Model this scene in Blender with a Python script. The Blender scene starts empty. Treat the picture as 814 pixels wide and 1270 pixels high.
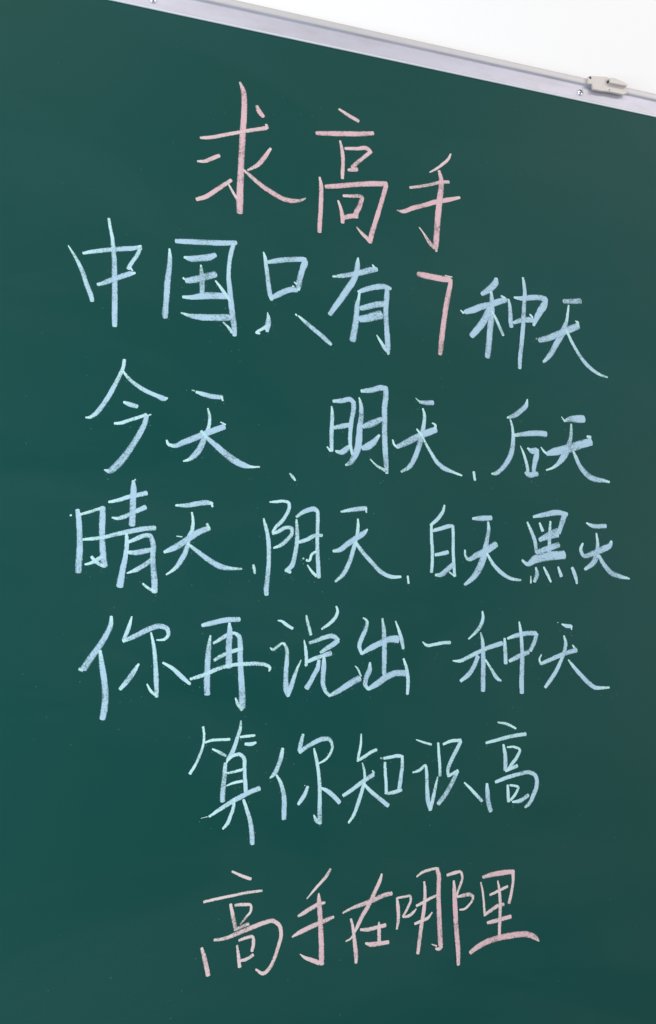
import bpy, bmesh, math, random
from mathutils import Vector, Matrix, noise

random.seed(7)
S = bpy.context.scene
C = S.collection
R = math.radians

# ------------------------------------------------------------------ camera
cam_d = bpy.data.cameras.new('camera')
cam = bpy.data.objects.new('camera', cam_d)
C.objects.link(cam)
cam.location = (0.0, -1.05, 1.45)
cam.rotation_euler = (R(90 + 9.0489), 0, R(-17.3846))
cam_d.sensor_fit = 'VERTICAL'
cam_d.sensor_height = 24.0
cam_d.lens = 24.0 * 1080.0 / 1270.0
cam_d.clip_start = 0.02
cam_d.clip_end = 100
S.camera = cam

# ------------------------------------------------------------------ light
world = bpy.data.worlds.new('World')
S.world = world
world.use_nodes = True
bg = world.node_tree.nodes['Background']
bg.inputs['Color'].default_value = (0.95, 0.96, 1.0, 1)
bg.inputs['Strength'].default_value = 0.37

def area(name, loc, target, sx, sy, power, color):
    d = bpy.data.lights.new(name, 'AREA')
    d.shape = 'RECTANGLE'; d.size = sx; d.size_y = sy
    d.energy = power; d.color = color
    o = bpy.data.objects.new(name, d); C.objects.link(o)
    o.location = loc
    v = Vector(target) - Vector(loc)
    o.rotation_euler = v.to_track_quat('-Z', 'Y').to_euler()
    return o

area('ceiling_lamp', (-0.5, -1.15, 3.35), (0.2, 0.05, 1.9), 2.2, 0.35, 11.5, (1.0, 0.97, 0.93))
area('ceiling_lamp', (2.2, -1.25, 3.35), (1.6, 0.05, 1.9), 2.2, 0.35, 11.5, (1.0, 0.97, 0.93))
area('side_light', (-1.45, -1.35, 1.25), (-0.15, 0, 1.35), 1.2, 1.4, 37, (0.70, 0.92, 1.0))  # cool light of the window on the left
area('side_light', (3.7, -2.6, 1.7), (1.2, 0, 1.5), 1.6, 2.0, 38, (1.0, 0.95, 0.94))  # fill light added on the right for a soft reflection on the board

S.view_settings.view_transform = 'Standard'
S.view_settings.look = 'None'
S.view_settings.exposure = 0.23
S.view_settings.gamma = 1.0
S.view_settings.use_curve_mapping = False
S.render.engine = 'CYCLES'
S.cycles.filter_width = 1.55
S.cycles.transparent_max_bounces = 24

# ------------------------------------------------------------------ node helpers
class NT:
    def __init__(self, name):
        self.m = bpy.data.materials.new(name); self.m.use_nodes = True
        self.t = self.m.node_tree; self.t.nodes.clear()
        self.out = self.t.nodes.new('ShaderNodeOutputMaterial')
    def n(self, typ, **kw):
        o = self.t.nodes.new(typ)
        for k, v in kw.items():
            if k.startswith('i_'):
                o.inputs[k[2:].replace('_', ' ')].default_value = v
            else:
                setattr(o, k, v)
        return o
    def l(self, a, b): self.t.links.new(a, b)
    def math(self, op, a, b=None, c=None, clamp=False):
        o = self.t.nodes.new('ShaderNodeMath'); o.operation = op; o.use_clamp = clamp
        for i, v in enumerate((a, b, c)):
            if v is None: continue
            if isinstance(v, (int, float)): o.inputs[i].default_value = v
            else: self.l(v, o.inputs[i])
        return o.outputs[0]
    def noise(self, vec, scale, detail=3, rough=0.55, dist=0.0):
        o = self.t.nodes.new('ShaderNodeTexNoise')
        o.inputs['Scale'].default_value = scale; o.inputs['Detail'].default_value = detail
        o.inputs['Roughness'].default_value = rough; o.inputs['Distortion'].default_value = dist
        self.l(vec, o.inputs['Vector'])
        return o.outputs['Fac']
    def mapping(self, vec, scale=(1, 1, 1), rot=(0, 0, 0)):
        o = self.t.nodes.new('ShaderNodeMapping')
        o.inputs['Scale'].default_value = scale; o.inputs['Rotation'].default_value = rot
        self.l(vec, o.inputs['Vector'])
        return o.outputs['Vector']
    def ramp(self, fac, stops):
        o = self.t.nodes.new('ShaderNodeValToRGB')
        while len(o.color_ramp.elements) < len(stops): o.color_ramp.elements.new(0.5)
        for e, (p, c) in zip(o.color_ramp.elements, stops):
            e.position = p; e.color = (*c, 1)
        self.l(fac, o.inputs['Fac'])
        return o.outputs['Color']
    def mix(self, fac, a, b):
        o = self.t.nodes.new('ShaderNodeMix'); o.data_type = 'RGBA'
        if isinstance(fac, (int, float)): o.inputs[0].default_value = fac
        else: self.l(fac, o.inputs[0])
        for i, v in ((6, a), (7, b)):
            if isinstance(v, tuple): o.inputs[i].default_value = (*v, 1)
            else: self.l(v, o.inputs[i])
        return o.outputs[2]
    def pos(self):
        return self.n('ShaderNodeNewGeometry').outputs['Position']
    def principled(self, color, rough=0.5, metal=0.0, spec=0.5, bump=None, bstr=0.2, bdist=0.001):
        p = self.n('ShaderNodeBsdfPrincipled')
        if isinstance(color, tuple): p.inputs['Base Color'].default_value = (*color, 1)
        else: self.l(color, p.inputs['Base Color'])
        if isinstance(rough, (int, float)): p.inputs['Roughness'].default_value = rough
        else: self.l(rough, p.inputs['Roughness'])
        p.inputs['Metallic'].default_value = metal
        p.inputs['Specular IOR Level'].default_value = spec
        if bump is not None:
            b = self.n('ShaderNodeBump'); b.inputs['Strength'].default_value = bstr
            b.inputs['Distance'].default_value = bdist
            self.l(bump, b.inputs['Height']); self.l(b.outputs['Normal'], p.inputs['Normal'])
        return p

# ------------------------------------------------------------------ materials
def mat_board():
    t = NT('green_enamel'); g = t.pos()
    big = t.noise(t.mapping(g, (1, 1, 0.8)), 1.7, 2, 0.5)
    hue = t.noise(g, 3.1, 3, 0.55, 0.4)
    col = t.mix(t.math('MULTIPLY_ADD', big, 1.6, -0.3, clamp=True), (0.0028, 0.0510, 0.0415), (0.0028, 0.0595, 0.0565))
    col = t.mix(t.math('MULTIPLY_ADD', hue, 2.0, -0.6, clamp=True), col, (0.0065, 0.0560, 0.0460))
    # faint wiped chalk film, brushed diagonally, and single specks of dust
    wipe = t.noise(t.mapping(g, (1.2, 1, 3.2), (0, R(32), 0)), 2.0, 5, 0.55, 0.9)
    wipe = t.math('MULTIPLY_ADD', wipe, 1.8, -0.72, clamp=True)
    grain = t.noise(g, 420, 2, 0.6)
    film = t.math('MULTIPLY', t.math('MULTIPLY', wipe, grain), 0.030)
    spk = t.n('ShaderNodeTexVoronoi'); spk.inputs['Scale'].default_value = 75; t.l(g, spk.inputs['Vector'])
    sp = t.math('LESS_THAN', spk.outputs['Distance'], 0.055)
    spr = t.n('ShaderNodeSeparateColor'); t.l(spk.outputs['Color'], spr.inputs[0])
    sp = t.math('MULTIPLY', sp, t.math('GREATER_THAN', spr.outputs[0], 0.72))
    film = t.math('ADD', film, t.math('MULTIPLY', sp, 0.07))
    col = t.mix(film, col, (0.62, 0.72, 0.74))
    rough = t.math('MULTIPLY_ADD', wipe, 0.12, 0.46)
    fine = t.noise(g, 900, 2, 0.5)
    wav = t.noise(g, 5, 2, 0.5)
    h = t.math('ADD', t.math('MULTIPLY', fine, 0.02), t.math('MULTIPLY', wav, 1.0))
    p = t.principled(col, rough, spec=0.12, bump=h, bstr=0.25, bdist=0.004)
    t.l(p.outputs[0], t.out.inputs['Surface'])
    return t.m

def mat_chalk(name, core, rim):
    t = NT(name); g = t.pos()
    uv = t.n('ShaderNodeUVMap', uv_map='stroke')
    sx = t.n('ShaderNodeSeparateXYZ'); t.l(uv.outputs[0], sx.inputs[0])
    u = t.math('ABSOLUTE', t.math('MULTIPLY_ADD', sx.outputs[0], 2.0, -1.0))
    u4 = t.math('POWER', u, 5.0)
    grain = t.noise(g, 520, 3, 0.65)
    fine = t.noise(g, 1500, 1, 0.5)
    # drag streaks running along the stroke
    cmb = t.n('ShaderNodeCombineXYZ')
    t.l(t.math('MULTIPLY', sx.outputs[0], 7.0), cmb.inputs[0])
    t.l(t.math('MULTIPLY', sx.outputs[1], 90.0), cmb.inputs[1])
    streak = t.noise(cmb.outputs[0], 1.0, 2, 0.6)
    press = t.noise(g, 34, 2, 0.5)
    v = t.math('ADD', t.math('MULTIPLY', grain, 0.62), t.math('MULTIPLY', fine, 0.22))
    v = t.math('ADD', v, t.math('MULTIPLY', streak, 0.34))
    v = t.math('ADD', v, t.math('MULTIPLY', press, 0.55))
    thr = t.math('MULTIPLY_ADD', u4, 0.24, 0.675)
    a = t.math('MULTIPLY', t.math('SUBTRACT', v, thr), 6.0, clamp=True)
    a = t.math('MULTIPLY_ADD', a, 0.68, 0.27)
    edge = t.math('MULTIPLY_ADD', t.math('SUBTRACT', 1.0, u), 9.0, 0.25, clamp=True)
    a = t.math('MULTIPLY', a, edge)
    wd = t.n('ShaderNodeAttribute', attribute_name='pressed').outputs['Fac']
    col = t.mix(t.math('ADD', wd, t.math('MULTIPLY_ADD', press, 0.8, -0.4), clamp=True), core, rim)
    d = t.principled(col, 1.0, spec=0.1, bump=grain, bstr=0.5, bdist=0.0004)
    tr = t.n('ShaderNodeBsdfTransparent')
    mx = t.n('ShaderNodeMixShader')
    t.l(a, mx.inputs[0]); t.l(tr.outputs[0], mx.inputs[1]); t.l(d.outputs[0], mx.inputs[2])
    t.l(mx.outputs[0], t.out.inputs['Surface'])
    return t.m

def mat_wall():
    t = NT('white_wall_paint'); g = t.pos()
    big = t.noise(g, 1.3, 3, 0.5)
    col = t.mix(big, (0.85, 0.82, 0.81), (0.90, 0.875, 0.87))
    h = t.math('ADD', t.noise(g, 260, 3, 0.6), t.math('MULTIPLY', t.noise(g, 22, 2), 1.5))
    p = t.principled(col, 0.85, spec=0.2, bump=h, bstr=0.15, bdist=0.0015)
    t.l(p.outputs[0], t.out.inputs['Surface'])
    return t.m

def mat_alu():
    t = NT('anodised_aluminium'); g = t.pos()
    br = t.noise(t.mapping(g, (3, 260, 260)), 4, 3, 0.6)
    dirt = t.noise(t.mapping(g, (1, 3, 3)), 14, 4, 0.6)
    col = t.mix(br, (0.50, 0.475, 0.545), (0.58, 0.555, 0.625))
    col = t.mix(t.math('MULTIPLY_ADD', dirt, 1.6, -0.72, clamp=True), col, (0.40, 0.37, 0.39))
    rough = t.math('MULTIPLY_ADD', br, 0.15, 0.36)
    p = t.principled(col, rough, metal=0.35, spec=0.4, bump=br, bstr=0.06, bdist=0.0005)
    t.l(p.outputs[0], t.out.inputs['Surface'])
    return t.m

def mat_simple(name, col, rough, metal=0.0, spec=0.5, var=0.12, scale=120):
    t = NT(name); g = t.pos()
    n = t.noise(g, scale, 4, 0.6)
    dark = tuple(c * (1 - var) for c in col); lite = tuple(min(1, c * (1 + var)) for c in col)
    c = t.mix(n, dark, lite)
    p = t.principled(c, rough, metal=metal, spec=spec, bump=n, bstr=0.1, bdist=0.0004)
    t.l(p.outputs[0], t.out.inputs['Surface'])
    return t.m

M_BOARD = mat_board()
M_BLUE = mat_chalk('pale_blue_chalk', (0.57, 0.82, 0.82), (0.42, 0.58, 0.70))
M_PINK = mat_chalk('pink_chalk', (0.75, 0.61, 0.59), (0.71, 0.46, 0.49))
M_WALL = mat_wall()
M_ALU = mat_alu()
M_LIP = mat_simple('aluminium_lip_highlight', (0.80, 0.79, 0.83), 0.35, metal=0.2, var=0.08)  # reflected highlight along the rail's inner lip, put into the colour
M_CAP = mat_simple('warm_grey_aluminium', (0.56, 0.525, 0.525), 0.45, metal=0.2, var=0.06, scale=40)
M_CORNER = mat_simple('grey_plastic', (0.32, 0.32, 0.34), 0.5)
M_SCREW = mat_simple('polished_steel', (0.80, 0.80, 0.84), 0.22, metal=1.0)
M_CLIP = mat_simple('cream_enamelled_metal', (0.58, 0.52, 0.49), 0.42, metal=0.1)
M_DARK = mat_simple('dark_steel', (0.05, 0.05, 0.05), 0.5, metal=0.6)
M_BACK = mat_simple('grey_steel_sheet', (0.30, 0.31, 0.32), 0.5, metal=0.5)

# ------------------------------------------------------------------ mesh helpers
def link(name, bm, mat, parent=None, smooth=False):
    me = bpy.data.meshes.new(name)
    bm.normal_update()
    bm.to_mesh(me); bm.free()
    me.materials.append(mat)
    if smooth:
        for p in me.polygons: p.use_smooth = True
    o = bpy.data.objects.new(name, me)
    C.objects.link(o)
    if parent: o.parent = parent
    return o

def box_bm(x0, x1, y0, y1, z0, z1, bevel=0.0):
    bm = bmesh.new()
    bmesh.ops.create_cube(bm, size=1)
    for v in bm.verts:
        v.co = Vector(((x0 + x1) / 2 + v.co.x * (x1 - x0), (y0 + y1) / 2 + v.co.y * (y1 - y0), (z0 + z1) / 2 + v.co.z * (z1 - z0)))
    if bevel: bmesh.ops.bevel(bm, geom=bm.edges[:], offset=bevel, segments=2, affect='EDGES')
    return bm

def prism_bm(pts, y0, y1, bevel=0.0):
    """outline in (x, z), given thickness from y0 (front) to y1 (back)"""
    bm = bmesh.new()
    a = [bm.verts.new((x, y0, z)) for x, z in pts]
    b = [bm.verts.new((x, y1, z)) for x, z in pts]
    bm.faces.new(a); bm.faces.new(list(reversed(b)))
    for i in range(len(pts)):
        j = (i + 1) % len(pts)
        bm.faces.new((a[j], a[i], b[i], b[j]))
    bmesh.ops.recalc_face_normals(bm, faces=bm.faces[:])
    if bevel:
        bmesh.ops.bevel(bm, geom=[e for e in bm.edges], offset=bevel, segments=2, affect='EDGES')
    return bm

# ------------------------------------------------------------------ the setting: the wall
BX0, BX1 = -1.30, 2.90          # chalkboard outline
PZ0, PZ1 = 0.93, 2.290          # green panel between the rails
WALL_Y = 0.022

wall = link('wall', box_bm(-6.0, 8.0, WALL_Y, WALL_Y + 0.12, -0.5, 5.0), M_WALL)
wall['kind'] = 'structure'

# ------------------------------------------------------------------ chalkboard
board = bpy.data.objects.new('chalkboard', None)
C.objects.link(board)
board.location = ((BX0 + BX1) / 2, 0, PZ0 - 0.04)
board['label'] = 'green chalkboard in an aluminium frame, covered with pink and pale blue Chinese handwriting'
board['category'] = 'chalkboard'
bpy.context.view_layer.update()
INV = Matrix.Translation(-board.location)

def part(name, bm, mat, label=None, parent=None, smooth=False):
    bm.transform(INV)
    o = link(name, bm, mat, parent or board, smooth)
    if label: o['label'] = label
    return o

# green panel with its steel back (back stands off the wall)
part('writing_surface', box_bm(BX0 + 0.01, BX1 - 0.01, 0.0, 0.010, PZ0 - 0.01, PZ1 + 0.012), M_BOARD)
part('back_sheet', box_bm(BX0 + 0.012, BX1 - 0.012, 0.0105, 0.021, PZ0 - 0.012, PZ1 + 0.014), M_BACK)

# rail profile: (distance outward from the panel edge, y); panel edge at 0
RAIL = [(0.0000, -0.0003), (0.0000, -0.0013), (0.0005, -0.0020), (0.0013, -0.0023), (0.0021, -0.0020), (0.0026, -0.0014),
        (0.0034, -0.0011), (0.0150, -0.0014), (0.0258, -0.0012), (0.0270, -0.0015), (0.0276, -0.0034), (0.0284, -0.0043), (0.0300, -0.0047),
        (0.0360, -0.0047), (0.0378, -0.0040), (0.0386, -0.0028), (0.0388, 0.0205), (0.0150, 0.0205), (0.0150, -0.0003)]
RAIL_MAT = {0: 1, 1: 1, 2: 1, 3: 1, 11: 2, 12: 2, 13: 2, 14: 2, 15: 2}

def rail_bm(axis, edge, sign, s0, s1, seg):
    """RAIL swept along x (axis 'x') at z = edge, or along z (axis 'z') at x = edge; sign = outward direction"""
    bm = bmesh.new(); rings = []
    for k in range(seg + 1):
        s = s0 + (s1 - s0) * k / seg
        w = 0.00025 * (noise.noise(Vector((s * 2.3, edge, 0))))
        ring = []
        for d, y in RAIL:
            # mitred ends
            ds = 0.0
            if k == 0: ds = -d
            if k == seg: ds = d
            q = edge + sign * d + w
            ring.append(bm.verts.new((s + ds, y, q) if axis == 'x' else (q, y, s + ds)))
        rings.append(ring)
    n = len(RAIL)
    for k in range(seg):
        for i in range(n):
            j = (i + 1) % n
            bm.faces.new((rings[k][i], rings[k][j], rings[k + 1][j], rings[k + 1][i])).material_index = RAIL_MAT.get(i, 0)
    bm.faces.new(rings[0]); bm.faces.new(rings[-1])
    bmesh.ops.recalc_face_normals(bm, faces=bm.faces[:])
    return bm

EZ1, EZ0, EX0, EX1 = 2.2832, PZ0, BX0 + 0.034, BX1 - 0.034
top_rail = part('frame_rail', rail_bm('x', EZ1, 1, EX0, EX1, 60), M_ALU)
bottom_rail = part('frame_rail', rail_bm('x', EZ0, -1, EX0, EX1, 60), M_ALU)
part('frame_rail', rail_bm('z', EX0, -1, EZ0, EZ1, 20), M_ALU)
part('frame_rail', rail_bm('z', EX1, 1, EZ0, EZ1, 20), M_ALU)

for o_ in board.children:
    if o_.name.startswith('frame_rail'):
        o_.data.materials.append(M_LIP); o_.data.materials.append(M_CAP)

def screw(x, z, parent, tilt=0.3, r=0.0050):
    """domed screw head with a cross recess"""
    y0 = -0.0010
    bm = bmesh.new()
    N = 24; prof = [(r, 0.0), (r, -0.0009), (r * 0.93, -0.0018), (r * 0.72, -0.0028), (r * 0.42, -0.0034), (r * 0.2, -0.0036)]
    rings = [[bm.verts.new((x + a * math.cos(2 * math.pi * i / N), y0 + b, z + a * math.sin(2 * math.pi * i / N))) for i in range(N)] for a, b in prof]
    for k in range(len(prof) - 1):
        for i in range(N):
            j = (i + 1) % N
            bm.faces.new((rings[k][i], rings[k][j], rings[k + 1][j], rings[k + 1][i]))
    bm.faces.new(rings[-1])
    bmesh.ops.recalc_face_normals(bm, faces=bm.faces[:])
    # recess arms: dark slots let into the dome
    s = part('screw', bm, M_SCREW, parent=parent, smooth=True)
    s.data.materials.append(M_DARK)
    b2 = bmesh.new(); b2.from_mesh(s.data)
    for q in range(2):
        a = tilt + q * math.pi / 2
        c, sn = math.cos(a), math.sin(a)
        L, W = r * 0.62, r * 0.11
        pts = [(-L, -W), (L, -W), (L, W), (-L, W)]
        vs = []
        for yy in (y0 - 0.0038 - q * 0.00005, y0 - 0.0020):
            vs.append([b2.verts.new(INV @ Vector((x + px * c - pz * sn, yy, z + px * sn + pz * c))) for px, pz in pts])
        f = [b2.faces.new(vs[0])] + [b2.faces.new((vs[0][i], vs[0][(i + 1) % 4], vs[1][(i + 1) % 4], vs[1][i])) for i in range(4)]
        for ff in f: ff.material_index = 1
    b2.to_mesh(s.data); b2.free()
    return s

SCREW_Z = EZ1 + 0.0135
for k, (sx_, tl) in enumerate(((0.0868, 0.2), (0.7341, 0.9), (-0.56, 0.5), (1.386, 0.1), (2.03, 1.1), (2.68, 0.4))):
    screw(sx_, SCREW_Z, top_rail, tl)

# corner covers of the frame
for cx_, cz_ in ((EX0, EZ0), (EX0, EZ1), (EX1, EZ0), (EX1, EZ1)):
    sxn = -1 if cx_ < 0 else 1; szn = -1 if cz_ < 1.5 else 1
    x0, x1 = sorted((cx_ - sxn * 0.012, cx_ + sxn * 0.0345)); z0, z1 = sorted((cz_ - szn * 0.012, cz_ + szn * 0.0345))
    part('corner_cover', box_bm(x0, x1, -0.0085, 0.0195, z0, z1, 0.002), M_CORNER)

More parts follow.
